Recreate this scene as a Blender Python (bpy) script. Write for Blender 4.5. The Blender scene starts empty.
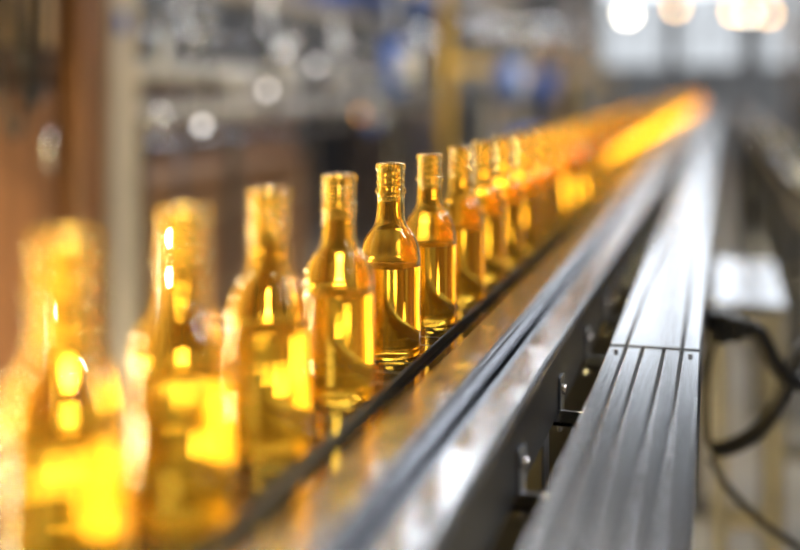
import bpy, bmesh, math, random
from mathutils import Vector, Matrix
random.seed(7)
S = bpy.context.scene
CAMZ = 1.228
BELT = 0.950

# ------------------------------------------------------------ materials
def new_mat(name):
    m = bpy.data.materials.new(name); m.use_nodes = True
    nt = m.node_tree
    return m, nt, nt.nodes["Principled BSDF"], nt.nodes["Material Output"]

def mat(name, col, rough=0.5, metal=0.0, var=0.0, scale=6.0, bump=0.0, stretch=(1,1,1), emis=None, estr=0.0, roughvar=0.0):
    m, nt, b, o = new_mat(name)
    b.inputs["Base Color"].default_value = (*col, 1)
    b.inputs["Roughness"].default_value = rough
    b.inputs["Metallic"].default_value = metal
    if emis:
        b.inputs["Emission Color"].default_value = (*emis, 1)
        b.inputs["Emission Strength"].default_value = estr
    if var or bump or roughvar:
        tc = nt.nodes.new("ShaderNodeTexCoord")
        mp = nt.nodes.new("ShaderNodeMapping"); mp.inputs["Scale"].default_value = stretch
        nz = nt.nodes.new("ShaderNodeTexNoise"); nz.inputs["Scale"].default_value = scale
        nz.inputs["Detail"].default_value = 6
        nt.links.new(tc.outputs["Object"], mp.inputs[0]); nt.links.new(mp.outputs[0], nz.inputs["Vector"])
        if var:
            r = nt.nodes.new("ShaderNodeValToRGB")
            r.color_ramp.elements[0].position = .3; r.color_ramp.elements[1].position = .7
            r.color_ramp.elements[0].color = (*[max(0, c*(1-var)) for c in col], 1)
            r.color_ramp.elements[1].color = (*[min(1, c*(1+var)) for c in col], 1)
            nt.links.new(nz.outputs["Fac"], r.inputs[0]); nt.links.new(r.outputs[0], b.inputs["Base Color"])
        if roughvar:
            mr = nt.nodes.new("ShaderNodeMapRange")
            mr.inputs["To Min"].default_value = max(0.02, rough-roughvar); mr.inputs["To Max"].default_value = rough+roughvar
            nt.links.new(nz.outputs["Fac"], mr.inputs["Value"]); nt.links.new(mr.outputs[0], b.inputs["Roughness"])
        if bump:
            bp = nt.nodes.new("ShaderNodeBump"); bp.inputs["Strength"].default_value = bump; bp.inputs["Distance"].default_value = .002
            nt.links.new(nz.outputs["Fac"], bp.inputs["Height"]); nt.links.new(bp.outputs[0], b.inputs["Normal"])
    return m

STEEL = mat("brushed_steel", (.38,.40,.44), .20, 1, var=.12, scale=40, bump=.03, stretch=(14,.25,14), roughvar=.04)
STEELD = mat("dark_steel", (.16,.165,.18), .30, 1, var=.2, scale=30, stretch=(10,.3,10))
ALU = mat("anodised_aluminium", (.60,.63,.68), .17, 1, var=.14, scale=50, bump=.04, stretch=(14,.2,14), roughvar=.05)
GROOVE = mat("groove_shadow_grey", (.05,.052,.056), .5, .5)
BLACK = mat("black_plastic", (.012,.012,.013), .35)
BELTM = mat("belt_gloss_steel", (.065,.05,.035), .07, .8, var=.3, scale=30)
FRAME = mat("painted_frame_grey", (.18,.183,.19), .5, .3, var=.2)
FRAMED = mat("frame_black", (.02,.02,.022), .5)
WOOD = mat("brown_wood", (.15,.065,.026), .45, var=.4, scale=5, stretch=(6,6,.6))
WOODD = mat("dark_brown_wood", (.07,.032,.015), .45, var=.4, scale=5, stretch=(6,6,.6))
CARD = mat("cardboard", (.27,.14,.065), .8, var=.2, scale=8)
CARDT = mat("carton_tape", (.45,.30,.16), .4)
YEL = mat("yellow_paint", (.60,.38,.03), .4, var=.1)
BLUE = mat("blue_paint", (.02,.12,.55), .35, var=.2)
BEIGE = mat("grey_beige_paint", (.45,.40,.34), .45, var=.1)
GREYP = mat("light_grey_paint", (.62,.61,.61), .4, var=.1)
CHROME = mat("chrome", (.85,.85,.86), .08, 1, var=.05)
WHITEM = mat("white_enamel", (.75,.75,.74), .3, var=.05)
ORANGE = mat("orange_paint", (.75,.30,.05), .4, var=.1)
RUBBER = mat("cable_rubber", (.008,.008,.009), .38, bump=.1, scale=60)
WALL = mat("wall_paint", (.14,.135,.13), .8, var=.12, scale=2)
WALLF = mat("wall_far_paint", (.32,.33,.34), .8, var=.1, scale=2)
CEIL = mat("ceiling_paint", (.20,.205,.215), .8, var=.1, scale=2)
FLOOR = mat("concrete_floor", (.22,.22,.22), .38, var=.3, scale=2.5, bump=.1, roughvar=.12)
BOUNCE = mat("amber_bounce_strip", (.95,.60,.12), .35, var=.12, scale=3)  # warm colour of the added bounce curtain
def emit(name, col, s):
    m = bpy.data.materials.new(name); m.use_nodes = True; nt = m.node_tree
    nt.nodes.remove(nt.nodes["Principled BSDF"])
    e = nt.nodes.new("ShaderNodeEmission"); e.inputs[0].default_value = (*col,1); e.inputs[1].default_value = s
    nt.links.new(e.outputs[0], nt.nodes["Material Output"].inputs[0]); return m
WIN = emit("window_daylight", (.88,.94,1), .95)
WINU = emit("window_sky_daylight", (.90,.95,1), 3.2)
LAMPW = emit("lamp_warm", (1,.60,.26), 26)
LAMPC = emit("lamp_cool", (1,.88,.7), 26)
BULB = emit("added_backlight_bulb", (1,.80,.40), 180)  # bulbs added for glow and highlights in the near bottles
STRIP = emit("added_backlight_warm", (1,.68,.22), 17)  # glow of the added backlight behind the middle of the row
STRIPO = emit("added_backlight_orange", (1,.44,.07), 10)  # orange end of the added backlight, for the far glow
TUBE = emit("tube_light", (1,.93,.82), 7)
LEDO = emit("indicator_orange", (1,.45,.08), 4)
LEDW = emit("indicator_white", (1,.94,.88), 5)

def amber(name, lo, hi, mix, tcol):
    AM, nt, b, o = new_mat(name)
    b.inputs["Roughness"].default_value = 0.01
    b.inputs["IOR"].default_value = 1.42
    b.inputs["Transmission Weight"].default_value = 1
    tc = nt.nodes.new("ShaderNodeTexCoord")
    sx = nt.nodes.new("ShaderNodeSeparateXYZ"); nt.links.new(tc.outputs["Object"], sx.inputs[0])
    rp = nt.nodes.new("ShaderNodeMapRange"); rp.inputs["From Min"].default_value=.090; rp.inputs["From Max"].default_value=.095
    nt.links.new(sx.outputs["Z"], rp.inputs["Value"])
    mc = nt.nodes.new("ShaderNodeMix"); mc.data_type='RGBA'
    mc.inputs[6].default_value=(*lo,1); mc.inputs[7].default_value=(*hi,1)
    nt.links.new(rp.outputs[0], mc.inputs[0]); nt.links.new(mc.outputs[2], b.inputs["Base Color"])
    df = nt.nodes.new("ShaderNodeBsdfDiffuse"); df.inputs[0].default_value = (*tcol,1)
    mx = nt.nodes.new("ShaderNodeMixShader")
    mr = nt.nodes.new("ShaderNodeMapRange"); mr.inputs["To Min"].default_value=mix; mr.inputs["To Max"].default_value=mix*.35
    nt.links.new(rp.outputs[0], mr.inputs["Value"]); nt.links.new(mr.outputs[0], mx.inputs[0])
    nz = nt.nodes.new("ShaderNodeTexNoise"); nz.inputs["Scale"].default_value = 30
    bp = nt.nodes.new("ShaderNodeBump"); bp.inputs["Strength"].default_value = .04; bp.inputs["Distance"].default_value = .004
    nt.links.new(tc.outputs["Object"], nz.inputs["Vector"]); nt.links.new(nz.outputs["Fac"], bp.inputs["Height"])
    nt.links.new(bp.outputs[0], b.inputs["Normal"])
    nt.links.new(b.outputs[0], mx.inputs[1]); nt.links.new(df.outputs[0], mx.inputs[2]); nt.links.new(mx.outputs[0], o.inputs[0])
    return AM
AM = amber("amber_glass",(1,.63,.06),(1,.78,.27),.10,(1,.54,.04))
AMF = amber("amber_glass_far",(1,.64,.06),(1,.76,.24),.22,(1,.54,.05))

# ------------------------------------------------------------ mesh builder
class B:
    def __init__(s, name): s.name=name; s.bm=bmesh.new(); s.mats=[]
    def mi(s, m):
        if m not in s.mats: s.mats.append(m)
        return s.mats.index(m)
    def merge(s, bm2, m, smooth=False):
        i = s.mi(m); mp = {}
        for v in bm2.verts: mp[v] = s.bm.verts.new(v.co)
        for f in bm2.faces:
            try:
                nf = s.bm.faces.new([mp[v] for v in f.verts]); nf.material_index=i; nf.smooth=smooth
            except ValueError: pass
        bm2.free()
    def box(s, x0,x1,y0,y1,z0,z1, m, bev=0.0, seg=2):
        t = bmesh.new(); bmesh.ops.create_cube(t, size=1)
        for v in t.verts:
            v.co = Vector(((x0+x1)/2+v.co.x*(x1-x0),(y0+y1)/2+v.co.y*(y1-y0),(z0+z1)/2+v.co.z*(z1-z0)))
        if bev: bmesh.ops.bevel(t, geom=t.edges[:], offset=bev, segments=seg, affect='EDGES', profile=.5)
        s.merge(t, m)
    def cyl(s, p0, p1, r, m, seg=16, r2=None):
        p0=Vector(p0); p1=Vector(p1); d=p1-p0
        t=bmesh.new(); bmesh.ops.create_cone(t, cap_ends=True, segments=seg, radius1=r, radius2=r if r2 is None else r2, depth=d.length)
        q=d.to_track_quat('Z','Y').to_matrix().to_4x4()
        bmesh.ops.transform(t, matrix=Matrix.Translation((p0+p1)/2)@q, verts=t.verts)
        s.merge(t, m, True)
    def sph(s, c, r, m, sc=(1,1,1)):
        t=bmesh.new(); bmesh.ops.create_uvsphere(t, u_segments=20, v_segments=12, radius=r)
        for v in t.verts: v.co=Vector((c[0]+v.co.x*sc[0], c[1]+v.co.y*sc[1], c[2]+v.co.z*sc[2]))
        s.merge(t, m, True)
    def extr(s, prof, y0, y1, m, smooth=False):
        t=bmesh.new()
        a=[t.verts.new((x,y0,z)) for x,z in prof]; b2=[t.verts.new((x,y1,z)) for x,z in prof]
        n=len(prof)
        for i in range(n):
            j=(i+1)%n; t.faces.new((a[i],a[j],b2[j],b2[i]))
        t.faces.new(a[::-1]); t.faces.new(b2)
        bmesh.ops.recalc_face_normals(t, faces=t.faces)
        s.merge(t, m, smooth)
    def lathe(s, prof, c, m, seg=32):
        t=bmesh.new(); rings=[]
        for r,z in prof:
            if r<1e-6: rings.append([t.verts.new((c[0],c[1],c[2]+z))])
            else: rings.append([t.verts.new((c[0]+r*math.cos(2*math.pi*k/seg), c[1]+r*math.sin(2*math.pi*k/seg), c[2]+z)) for k in range(seg)])
        for a,b2 in zip(rings,rings[1:]):
            for k in range(seg):
                l=(k+1)%seg
                if len(a)==1 and len(b2)==1: continue
                if len(a)==1: t.faces.new((a[0],b2[k],b2[l]))
                elif len(b2)==1: t.faces.new((a[k],a[l],b2[0]))
                else: t.faces.new((a[k],a[l],b2[l],b2[k]))
        bmesh.ops.recalc_face_normals(t, faces=t.faces)
        s.merge(t, m, True)
    def tube(s, pts, r, m, seg=12, sub=8):
        P=[Vector(p) for p in pts]; Q=[P[0]*2-P[1]]+P+[P[-1]*2-P[-2]]; C=[]
        for i in range(1,len(Q)-2):
            for k in range(sub):
                u=k/sub; a,b2,c,d=Q[i-1],Q[i],Q[i+1],Q[i+2]
                C.append(.5*((2*b2)+(c-a)*u+(2*a-5*b2+4*c-d)*u*u+(3*b2-a-3*c+d)*u**3))
        C.append(P[-1]); t=bmesh.new(); rings=[]
        up=Vector((0,0,1))
        for i,p in enumerate(C):
            d=(C[min(i+1,len(C)-1)]-C[max(i-1,0)]).normalized()
            n=up-d*up.dot(d)
            if n.length<.05: n=Vector((1,0,0))-d*d.x
            n.normalize(); bn=d.cross(n); up=n
            rings.append([t.verts.new(p+r*(math.cos(2*math.pi*k/seg)*n+math.sin(2*math.pi*k/seg)*bn)) for k in range(seg)])
        for a,b2 in zip(rings,rings[1:]):
            for k in range(seg): t.faces.new((a[k],a[(k+1)%seg],b2[(k+1)%seg],b2[k]))
        t.faces.new(rings[0]); t.faces.new(rings[-1])
        bmesh.ops.recalc_face_normals(t, faces=t.faces)
        s.merge(t, m, True)
    def done(s, loc=(0,0,0)):
        me=bpy.data.meshes.new(s.name); s.bm.to_mesh(me); s.bm.free()
        for m in s.mats: me.materials.append(m)
        ob=bpy.data.objects.new(s.name, me); ob.location=loc; S.collection.objects.link(ob); return ob

# ------------------------------------------------------------ room shell
H=7.0
def slab(name, a, m):
    k=B(name); k.box(*a, m); return k.done()
slab("floor", (-6,5,-4,25,-.1,0), FLOOR)
slab("ceiling", (-6,5,-4,25,H,H+.1), CEIL)
slab("wall_left", (-6.1,-6,-4,25,0,H), WALL)
slab("wall_right", (5,5.1,-4,25,0,H), WALL)
slab("wall_back", (-6,5,-4.1,-4,0,H), WALL)
slab("wall_far", (-6,5,25,25.1,0,H), WALLF)
for i,(x0,x1) in enumerate([(-2.5,-1.15),(-.85,.42),(.85,1.9),(2.4,3.8)]):
    k=B("window_%d"%(i+1))
    k.box(x0,x1,24.95,24.99,1.7,3.3,WIN); k.box(x0,x1,24.95,24.99,3.3,6.6,WINU)
    for x in (x0,x1,(x0+x1)/2): k.box(x-.04,x+.04,24.88,24.999,1.65,6.65,FRAME)
    for z in (1.7,2.5,3.3,4.9,6.6): k.box(x0,x1,24.88,24.999,z-.04,z+.04,FRAME)
    k.done()

# ------------------------------------------------------------ bottles
def bottle_profile():
    o=[(0,.005),(.014,.0045),(.022,.0012),(.026,0),(.029,.0012),(.0308,.004),(.0312,.008),(.0312,.05),(.0312,.100),(.0309,.107),(.0298,.1135),
       (.0278,.1195),(.0248,.125),(.0210,.1298),(.0177,.1345),(.0156,.140),(.0147,.147),(.0143,.157),(.0143,.166),
       (.0150,.1672),(.0164,.1685),(.0166,.171),(.0158,.1732),(.0143,.1745),(.0140,.177),(.0152,.179),(.0154,.1802),(.0141,.182),
       (.0140,.184),(.0152,.186),(.0154,.1872),(.0141,.189),(.0141,.191),(.0154,.1925),(.0158,.1945),(.0158,.1975),(.0150,.1995),(.0132,.2000),
       (.0116,.1990),(.0110,.196),(.0110,.150),(.0122,.142),(.0150,.1355),(.0195,.1298),(.0240,.1225),(.0270,.115),(.0284,.107),(.0287,.100),(.0287,.0935),(.0283,.0928),(.014,.0925),(0,.0925)]
    return o
k=B("glass_bottle"); k.lathe(bottle_profile(), (0,0,0), AM, 48); b0=k.done()
BX=-.330
bme=b0.data
ys=[.350,.515,.648,.790,.950,1.109,1.275]
while ys[-1]<18.6: ys.append(ys[-1]+.158)
NN=17
b0.location=(BX,ys[0],BELT+.0002)
for y in ys[1:NN]:
    ob=bpy.data.objects.new("glass_bottle", bme); S.collection.objects.link(ob)
    ob.location=(BX+random.uniform(-.002,.002), y+random.uniform(-.003,.003), BELT+.0002)
    ob.rotation_euler=(0,0,random.uniform(0,6.28))
k=B("glass_bottle_row")
for y in ys[NN:]:
    k.lathe(bottle_profile(), (0,y,0), AMF, 20)
k.done((BX,0,BELT+.0002))

# ------------------------------------------------------------ conveyor
Y1=21.5; YA=-.6
def rprof(x0,x1,z0,z1,r,n=5):
    pts=[]
    for cx,cz,a0 in ((x1-r,z1-r,0),(x0+r,z1-r,90),(x0+r,z0+r,180),(x1-r,z0+r,270)):
        for i in range(n+1):
            a=math.radians(a0+90*i/n); pts.append((cx+r*math.cos(a),cz+r*math.sin(a)))
    return pts
k=B("bottle_conveyor")
k.box(-.385,-.294,YA,Y1,BELT-.012,BELT,BELTM)
yy=YA
while yy<8:
    k.box(-.384,-.295,yy,yy+.0016,BELT-.001,BELT+.00015,FRAMED); yy+=.04
k.extr(rprof(-.2945,-.2915,BELT-.03,BELT+.005,.0014), YA,Y1, BLACK, True)
k.extr(rprof(-.400,-.387,BELT-.03,BELT+.010,.004), YA,Y1, STEELD, True)
k.box(-.2905,-.262,YA,Y1,BELT-.03,BELT-.003,BELTM)
k.extr(rprof(-.264,-.219,BELT-.035,BELT+.012,.006), YA,Y1, STEEL, False)
k.extr(rprof(-.217,-.174,BELT-.030,BELT-.010,.004), YA,Y1, STEEL, False)
k.box(-.2185,-.212,YA,Y1,BELT-.09,BELT-.02,FRAMED)
k.box(-.181,-.1735,YA,Y1,BELT-.085,BELT-.018,FRAMED)
k.box(-.40,-.22,YA,Y1,BELT-.10,BELT-.03,FRAMED)
y=.99-.26*5
while y<Y1-.2:
    k.box(-.1740,-.1695,y-.012,y+.012,BELT-.105,BELT-.045,ALU,.001)
    k.box(-.180,-.126,y-.016,y+.016,BELT-.098,BELT-.092,ALU,.001)
    k.box(-.180,-.126,y-.016,y-.012,BELT-.098,BELT-.080,ALU,.0005)
    k.cyl((-.172,y,BELT-.06),(-.166,y,BELT-.06),.006,CHROME,6)
    y+=.26
k.box(-.36,-.13,YA,Y1,BELT-.19,BELT-.17,FRAMED)
y=-.3
while y<Y1:
    for x in (-.38,-.20):
        k.box(x-.02,x+.02,y-.02,y+.02,.01,BELT-.09,FRAME,.003)
        k.cyl((x,y,0),(x,y,.02),.04,BLACK,16)
    k.box(-.38,-.20,y-.015,y+.015,.25,.29,FRAME)
    y+=1.5
k.box(-.46,-.40,6.0,6.25,.70,.90,BLUE,.01)
k.done()

TZ=CAMZ-.300
k=B("aluminium_cable_duct")
x0,x1=-.124,-.022
def ridged(k,x0,x1,z0,z1,grooves,a,c):
    xs=[x0]
    for g in grooves: xs+=[g-.0016,g+.0016]
    xs.append(x1)
    for i in range(0,len(xs),2):
        k.extr(rprof(xs[i],xs[i+1],z0,z1,.0012,3),a,c,ALU)
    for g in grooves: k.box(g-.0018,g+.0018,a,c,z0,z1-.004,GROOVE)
secs=[(-.6,1.318,[-.105,-.086,-.062,-.042]),(1.322,2.60,[-.105,-.042]),(2.604,3.9,[-.105,-.042]),(3.904,6.5,[-.1,-.045]),(6.51,12,[-.07]),(12.01,21.5,[-.07])]
for i,(a,c,g) in enumerate(secs):
    ridged(k,x0,x1,TZ-.028,TZ if i else TZ-.0015,g,a,c)
    for xb in (x0+.010,x1-.010): k.cyl((xb,c-.03,TZ-.001),(xb,c-.03,TZ+.001),.0025,STEELD,8)
k.extr(rprof(x1-.006,x1+.001,TZ-.060,TZ-.004,.002),-.6,21.5,STEELD,True)
k.extr(rprof(x0-.001,x0+.004,TZ-.060,TZ-.006,.001),-.6,21.5,STEELD,True)
k.box(x0,x1,-.6,21.5,TZ-.062,TZ-.056,FRAMED)
y=.35
while y<21:
    k.box(-.09,-.05,y-.02,y+.02,.01,TZ-.06,FRAMED,.003); k.box(-.12,-.02,y-.05,y+.05,0,.012,FRAMED)
    y+=1.5
k.done()

k=B("steel_side_table")
k.box(-.015,.135,2.42,3.05,CAMZ-.465,CAMZ-.45,ALU,.004)
k.box(-.01,.130,2.43,3.04,CAMZ-.53,CAMZ-.465,FRAME,.004)
for x in (.0,.115):
    for y in (2.46,3.0): k.box(x-.015,x+.015,y-.015,y+.015,0,CAMZ-.53,FRAME,.003)
k.box(0,.115,2.45,2.47,.3,.34,FRAME)
k.done()

k=B("power_cable")
k.box(-.019,.012,1.70,1.76,.850,.895,BLACK,.005)
k.box(.010,.030,1.705,1.755,.853,.889,BLACK,.004)
for q in range(4): k.cyl((.030+q*.006,1.73,.871),(.034+q*.006,1.73,.871),.0165-.001*q,BLACK,18)
k.tube([(.03,1.73,.871),(.055,1.74,.862),(.075,1.75,.822),(.10,1.76,.790),(.13,1.78,.785),(.20,1.80,.80),(.32,1.85,.70),(.42,1.9,.3),(.45,1.95,.014),(.7,2.1,.014)],.0135,RUBBER)
k.tube([(-.015,1.745,.680),(.015,1.75,.686),(.055,1.755,.712),(.082,1.76,.752),(.10,1.77,.80),(.125,1.78,.840),(.17,1.80,.865),(.27,1.85,.80),(.40,1.9,.4),(.42,2.0,.013),(.7,2.2,.013)],.0125,RUBBER)
k.tube([(-.015,1.80,.65),(.01,1.80,.61),(.06,1.80,.56),(.12,1.80,.52),(.2,1.85,.42),(.34,1.9,.1),(.5,2.0,.012),(.7,2.3,.012)],.006,RUBBER)
k.tube([(-.010,1.745,.681),(-.0175,1.748,.70),(-.0175,1.748,.78),(-.012,1.74,.83),(-.006,1.735,.855)],.005,RUBBER)
k.done()

k=B("parallel_conveyor")
k.extr(rprof(.235,.30,CAMZ-.33,CAMZ-.30,.006),2.9,20,ALU,True)
k.extr(rprof(.36,.40,CAMZ-.36,CAMZ-.30,.006),2.9,20,STEEL,True)
k.box(.24,.40,2.95,20,CAMZ-.42,CAMZ-.35,FRAMED)
k.extr(rprof(.12,.15,CAMZ-.62,CAMZ-.58,.004),3.6,20,STEELD,True)
y=3.2
while y<20:
    for x in (.13,.27,.38): k.box(x-.02,x+.02,y-.02,y+.02,0,CAMZ-(.6 if x<.2 else .4),FRAMED)
    k.box(.13,.38,y-.015,y+.015,.22,.26,FRAME)
    y+=1.1
k.done()

# ------------------------------------------------------------ left background
k=B("wooden_cabinet")
k.box(-2.3,-1.8,2.36,2.74,0,2.4,WOODD,.01)
for j,(a,c) in enumerate([(2.38,2.72)]):
    k.box(-1.8,-1.78,a,c,.1,1.22,WOOD,.006); k.box(-1.8,-1.78,a,c,1.26,2.3,WOODD,.006)
    for q in range(4): k.box(-1.785,-1.765,a+.05+q*.07,a+.09+q*.07,1.34,1.9,CARDT,.003)
    k.cyl((-1.775,c-.05,1.0),(-1.775,c-.05,1.12),.008,CHROME)
k.tube([(-1.76,2.42,2.3),(-1.74,2.44,1.6),(-1.73,2.50,1.25),(-1.74,2.57,1.2),(-1.75,2.60,1.4),(-1.76,2.62,2.3)],.012,RUBBER)
k.tube([(-1.76,2.50,2.3),(-1.72,2.50,1.5),(-1.72,2.46,1.12),(-1.74,2.40,1.3),(-1.76,2.38,2.3)],.010,RUBBER)
k.done()
k=B("timber_post"); k.box(-1.88,-1.76,2.80,2.95,0,H,WOOD,.01); k.box(-1.90,-1.74,2.78,2.97,0,.12,STEELD,.005); k.done()
k=B("steel_column"); k.box(-1.86,-1.80,3.03,3.19,0,H,BEIGE,.004); k.box(-1.80,-1.79,3.03,3.045,0,H,BEIGE); k.box(-1.80,-1.79,3.175,3.19,0,H,BEIGE)
k.box(-1.90,-1.76,2.99,3.23,0,.015,STEELD); k.box(-1.792,-1.78,3.06,3.10,1.40,1.46,BLUE,.003); k.done()

k=B("added_bounce_curtain")  # added warm backdrop, placed so the near bottles pick up its glow
k.cyl((-1.78,-.7,2.35),(-1.78,2.30,2.35),.02,STEEL)
for yy2 in (-.7,2.30): k.cyl((-1.78,yy2,0),(-1.78,yy2,2.40),.025,STEELD); k.cyl((-1.78,yy2,0),(-1.78,yy2,.02),.05,STEELD)
y=-.64; i=0
while y<2.10:
    k.box(-1.785+(i%2)*.006,-1.782+(i%2)*.006,y,y+.19,.05,2.33,BOUNCE)
    k.box(-1.79,-1.77,y+.04,y+.15,2.29,2.36,CHROME,.002)
    y+=.165; i+=1
k.done()

k=B("pipe_rack")
for z,r,m in ((1.285,.036,GREYP),(1.145,.034,GREYP),(1.03,.014,STEEL),(1.62,.03,BEIGE),(1.42,.012,STEEL)):
    k.cyl((-1.92,3.25,z),(-1.92,6.4,z),r,m)
for y in (3.5,4.3,5.2,6.1,6.95):
    k.box(-1.99,-1.95,y-.02,y+.02,0,2.3,STEELD,.003)
    k.cyl((-1.88,y+.15,1.02),(-1.88,y+.15,1.64),.012,CHROME)
for i in range(14):
    y=random.uniform(3.4,6.9); z=random.choice([1.285,1.145,1.03,1.42,1.62])
    t=random.random()
    if t<.35:
        k.cyl((-1.92,y-.04,z),(-1.92,y+.04,z),.042,CHROME); k.cyl((-1.92,y,z),(-1.86,y,z+.06),.010,CHROME); k.sph((-1.86,y,z+.07),.024,CHROME)
    elif t<.6:
        k.cyl((-1.86,y,z-.12),(-1.86,y,z+.02),.018,WHITEM); k.cyl((-1.86,y,z-.16),(-1.86,y,z-.12),.008,CHROME)
    else:
        k.cyl((-1.90,y,z-.01),(-1.86,y,z-.01),.04,random.choice([BLUE,BLACK,STEELD]))
for (y,z,r,m) in ((4.52,1.36,.055,CHROME),(4.60,1.25,.04,WHITEM),(3.42,1.12,.045,CHROME),(4.1,1.23,.035,WHITEM),(5.95,1.13,.05,WHITEM),(6.1,1.30,.05,CHROME)):
    k.sph((-1.85,y,z),r,m); k.cyl((-1.93,y,z),(-1.85,y,z),.012,STEEL)
for i in range(6):
    y=3.6+i*.6
    k.tube([(-1.86,y,1.62),(-1.80,y+.05,1.4),(-1.80,y+.14,1.2),(-1.86,y+.2,1.03)],.008,RUBBER)
k.done()

k=B("carton_stack")
for (y,w,h,x) in ((3.36,.55,.36,-2.35),(3.95,.6,.36,-2.32),(4.6,.62,.36,-2.35),(5.3,.6,.36,-2.35)):
    z=.14
    for l in range(2):
        k.box(x-.25,x+.16,y,y+w-.02,z,z+h-.005,CARD,.006)
        k.box(x+.161,x+.163,y,y+w-.02,z+h*.46,z+h*.54,CARDT)
        k.box(x-.25,x+.16,y+w*.45,y+w*.52,z+h-.005,z+h-.003,CARDT)
        z+=h
k.box(-2.62,-2.12,3.34,5.95,.10,.14,WOOD); 
for y in (3.36,4.5,5.8): k.box(-2.62,-2.12,y,y+.1,0,.10,WOOD)
k.done()
k=B("wooden_panel_wall"); k.box(-2.92,-2.85,3.0,7.2,0,1.22,WOOD,.01)
for i in range(8): k.box(-2.85,-2.83,3.0+i*.55,3.04+i*.55,0,1.22,WOODD)
k.done()

k=B("yellow_safety_post"); k.cyl((-1.80,7.36,0),(-1.80,7.36,3.2),.038,YEL,20); k.cyl((-1.80,7.36,0),(-1.80,7.36,.02),.11,YEL,20)
k.box(-1.83,-1.77,7.36,20,1.36,1.42,YEL,.004); k.cyl((-1.80,19.9,0),(-1.80,19.9,1.42),.045,YEL,20); k.cyl((-1.80,13.5,0),(-1.80,13.5,1.42),.045,YEL,20); k.done()

def machine(name, x, y, w, l, h, body, trim):
    k=B(name)
    k.box(x,x+w,y,y+l,.12,h*.55,body,.02); 
    for a in (x+.06,x+w-.06):
        for c in (y+.06,y+l-.06): k.cyl((a,c,0),(a,c,.13),.04,STEELD); k.cyl((a,c,h*.55),(a,c,h),.025,STEEL)
    k.box(x,x+w,y,y+l,h-.12,h,trim,.02)
    n=int(l/.16)
    for i in range(n):
        c=y+.1+i*.16
        k.cyl((x+w*.8,c,h*.62),(x+w*.8,c,h-.12),.022,CHROME); k.cyl((x+w*.8,c,h*.58),(x+w*.8,c,h*.63),.035,random.choice([trim,WHITEM,CHROME]))
    k.box(x+w-.02,x+w+.02,y+l*.3,y+l*.6,h*.3,h*.5,STEELD,.01)
    k.tube([(x+w,y+.1,h-.06),(x+w+.12,y+.2,h*.8),(x+w+.1,y+.3,h*.6),(x+w,y+.4,h*.5)],.015,RUBBER)
    return k.done()
machine("bottle_filling_machine",-3.1,7.9,.8,1.6,2.0,STEELD,BLUE)
machine("bottle_filling_machine",-3.0,10.2,.9,2.0,2.2,FRAME,GREYP)
machine("bottle_filling_machine",-2.9,13.2,.9,2.2,2.4,FRAME,FRAMED)
machine("bottle_filling_machine",-3.0,17.5,1.0,2.4,2.5,STEELD,WHITEM)
machine("bottle_filling_machine",-5.2,3.2,1.0,2.2,2.4,FRAMED,FRAME)
machine("bottle_filling_machine",-5.3,6.5,1.0,2.6,2.4,STEELD,FRAME)
machine("capping_machine",1.5,11,1.0,2.0,1.9,FRAME,WHITEM)
machine("capping_machine",1.1,15.5,.9,2.2,2.1,STEELD,GREYP)
def drum(x,y,z=0):
    k=B("blue_drum"); k.lathe([(0,0),(.26,0),(.285,.01),(.285,.29),(.295,.30),(.285,.31),(.285,.58),(.295,.59),(.285,.60),(.285,.87),(.27,.88),(.26,.87),(0,.87)],(x,y,z),BLUE,28)
    k.cyl((x+.12,y,z+.87),(x+.12,y,z+.89),.03,BLACK); return k.done()
drum(-1.40,8.75); drum(-1.3,13.0)
def tower(x,y,h,r=.05):
    k=B("blue_valve_tower"); k.box(x-.12,x+.12,y-.12,y+.12,0,.03,STEELD); k.cyl((x,y,0),(x,y,h),.025,STEELD)
    k.cyl((x,y,h*.66),(x,y,h*.82),r,BLUE,20); k.cyl((x,y,h*.82),(x,y,h*.85),r*1.3,STEELD,20); k.cyl((x,y,h*.63),(x,y,h*.66),r*1.3,STEELD,20)
    k.cyl((x-.12,y,h*.95),(x+.12,y,h*.95),.02,CHROME); k.box(x+.02,x+.1,y-.04,y+.04,h*.70,h*.78,WHITEM,.01); return k.done()
tower(-1.45,7.9,1.75,.09); tower(-1.5,5.1,1.80,.05); tower(-1.45,9.6,1.7,.10)
for (x,y,m) in ((-1.38,12.2,FRAME),(-2.2,16.2,FRAME),(.95,16.0,FRAME),(-1.02,23.5,FRAME),(1.3,20.5,FRAME),(-3.6,22,GREYP),(.62,23.5,FRAME)):
    k=B("support_column"); k.box(x-.07,x+.07,y-.07,y+.07,0,H,m,.01); k.box(x-.14,x+.14,y-.14,y+.14,0,.03,STEELD); k.done()

def pendant(x,y,z,r=.11,m=LAMPW):
    k=B("pendant_lamp")
    k.cyl((x,y,z+.2),(x,y,H),.008,BLACK); k.lathe([(.03,.24),(.05,.22),(.16,.08),(.20,.02),(.195,.02),(.15,.08),(.04,.21)],(x,y,z),STEELD,24)
    k.sph((x,y,z),r,m); return k.done()
pendant(-1.34,17,2.35,.065,LAMPC); pendant(-.72,19.5,2.62,.05,LAMPW); pendant(.22,18,2.42,.05,LAMPW); pendant(.45,19,2.46,.05,LAMPC); pendant(.80,20,2.5,.05,LAMPW)

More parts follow.
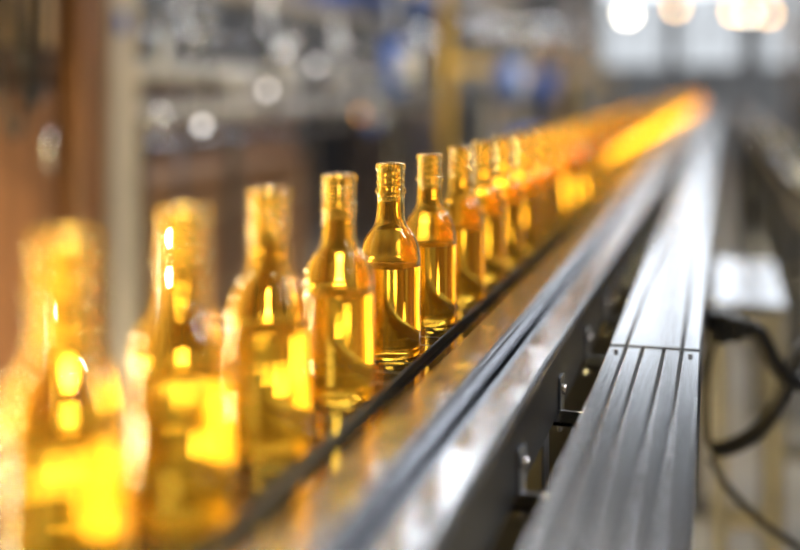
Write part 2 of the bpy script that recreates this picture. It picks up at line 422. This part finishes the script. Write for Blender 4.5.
k=B("indicator_light_string")
k.tube([(-1.70,3.3,1.36),(-1.70,4.5,1.33),(-1.70,6,1.36),(-1.70,8.3,1.34)],.004,RUBBER)
for (y,z,m) in ((3.46,1.10,LEDW),(4.03,1.22,LEDW),(4.58,1.33,LEDW),(5.95,1.13,LEDW),(5.2,1.10,LEDO)):
    k.cyl((-1.70,y,z),(-1.70,y,1.345),.003,RUBBER); k.sph((-1.70,y,z),.014,m)
for y in (3.3,8.3): k.cyl((-1.70,y,0),(-1.70,y,1.36),.008,STEELD)
k.done()

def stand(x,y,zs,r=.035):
    k=B("added_backlight_stand")  # added bulbs on rods, put behind the bottles to backlight them
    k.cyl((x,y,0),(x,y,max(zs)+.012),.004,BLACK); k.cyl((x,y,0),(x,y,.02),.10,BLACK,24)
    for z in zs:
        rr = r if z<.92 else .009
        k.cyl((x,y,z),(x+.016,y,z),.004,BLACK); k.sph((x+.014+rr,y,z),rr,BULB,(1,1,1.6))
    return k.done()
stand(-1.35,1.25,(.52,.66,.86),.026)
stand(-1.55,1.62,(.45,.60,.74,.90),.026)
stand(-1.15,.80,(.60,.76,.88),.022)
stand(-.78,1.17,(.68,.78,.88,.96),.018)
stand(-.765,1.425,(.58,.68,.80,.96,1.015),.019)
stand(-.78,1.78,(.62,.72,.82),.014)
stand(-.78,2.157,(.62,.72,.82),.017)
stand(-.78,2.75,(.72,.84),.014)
k=B("added_backlight_strip")  # added glowing strip, hidden behind the row so the bottles shine
for z in (.80,.90,1.0):
    k.cyl((-.72,3.4,z),(-.72,13,z),.014,STRIP,12); k.cyl((-.72,13.02,z),(-.72,19,z),.020,STRIPO,12)
    k.box(-.76,-.742,3.38,19.02,z-.015,z+.015,GREYP)
y=3.4
while y<19.1: k.box(-.775,-.755,y-.01,y+.01,0,1.03,STEELD); y+=1.54
k.done()

def fixture(x,y,z=5.6,l=1.6):
    k=B("ceiling_light_fixture")
    k.box(x-.16,x+.16,y-l/2,y+l/2,z+.02,z+.08,WHITEM,.01)
    for dx in (-.08,.08): k.cyl((x+dx,y-l/2+.04,z),(x+dx,y+l/2-.04,z),.03,TUBE)
    for dy in (-l/2+.2,l/2-.2): k.cyl((x,y+dy,z+.08),(x,y+dy,H),.006,STEELD)
    return k.done()
for y in (1,5,9,14,19):
    fixture(-3.6,y); fixture(3.4,y+1)

# ------------------------------------------------------------ lights
def area(name,loc,target,size,sizey,e,col):
    l=bpy.data.lights.new(name,'AREA'); l.shape='RECTANGLE'; l.size=size; l.size_y=sizey; l.energy=e; l.color=col
    o=bpy.data.objects.new(name,l); S.collection.objects.link(o); o.location=loc
    o.rotation_euler=(Vector(target)-Vector(loc)).to_track_quat('-Z','Y').to_euler(); return o
def spot(name,loc,target,r,e,col,ang):
    l=bpy.data.lights.new(name,'SPOT'); l.shadow_soft_size=r; l.energy=e; l.color=col; l.spot_size=math.radians(ang); l.spot_blend=.5
    o=bpy.data.objects.new(name,l); S.collection.objects.link(o); o.location=loc
    o.rotation_euler=(Vector(target)-Vector(loc)).to_track_quat('-Z','Y').to_euler(); return o
for y in (1.5,7,13,19):
    area("overhead_light",(-3.6,y,5.4),(-2.6,y,0),.4,2.0,130,(.93,.96,1))
    area("overhead_light",(3.4,y+1,5.4),(1.8,y+1,0),.4,2.0,130,(.93,.96,1))
area("rack_fill",(-1.0,4.6,3.4),(-1.95,4.8,1.2),.3,1.6,30,(1,.94,.86))  # added fill that lifts the dim pipe rack
spot("bounce_curtain_spot",(-.7,.4,3.2),(-1.8,.9,1.0),.1,2200,(1,.86,.55),66)  # added spot, lights the curtain so it bounces into the bottles
spot("bottle_fill_spot",(.75,.35,1.75),(-.33,.60,1.03),.05,130,(1,.86,.55),34)  # this group is added fill to brighten the bottle row
spot("bottle_fill_spot",(1.0,4.2,3.4),(-.33,4.0,1.05),.08,450,(1,.86,.55),40)
spot("bottle_fill_spot",(1.1,7.5,3.4),(-.33,7.5,1.05),.08,1100,(1,.82,.48),60)
spot("bottle_fill_spot",(1.1,11.5,3.4),(-.33,11.5,1.05),.08,1800,(1,.76,.38),60)
spot("bottle_fill_spot",(1.1,15.5,3.4),(-.33,15.5,1.05),.08,2200,(1,.60,.22),60)
spot("bottle_fill_spot",(-1.3,18,3.0),(-.33,17.5,1.05),.08,1400,(1,.46,.12),50)
spot("bottle_glint_spot",(-.5,-.7,1.8),(-.33,.9,1.03),.04,80,(1,.8,.5),28)  # added pair, aimed at the near bottles for highlights
spot("bottle_glint_spot",(-1.3,2.1,2.2),(-.33,1.3,1.03),.05,110,(1,.92,.8),34)

w=bpy.data.worlds.new("World"); S.world=w; w.use_nodes=True
w.node_tree.nodes["Background"].inputs[0].default_value=(.5,.55,.6,1); w.node_tree.nodes["Background"].inputs[1].default_value=.3

c=bpy.data.cameras.new("Camera"); co=bpy.data.objects.new("Camera",c); S.collection.objects.link(co)
c.lens=50; c.sensor_width=36; c.shift_y=-187/800
co.location=(0,0,CAMZ); co.rotation_euler=(math.radians(90),0,math.atan(320/1111.1))
c.clip_start=.02
c.dof.use_dof=True; c.dof.focus_distance=1.19; c.dof.aperture_fstop=1.15
S.camera=co
S.view_settings.view_transform='Standard'
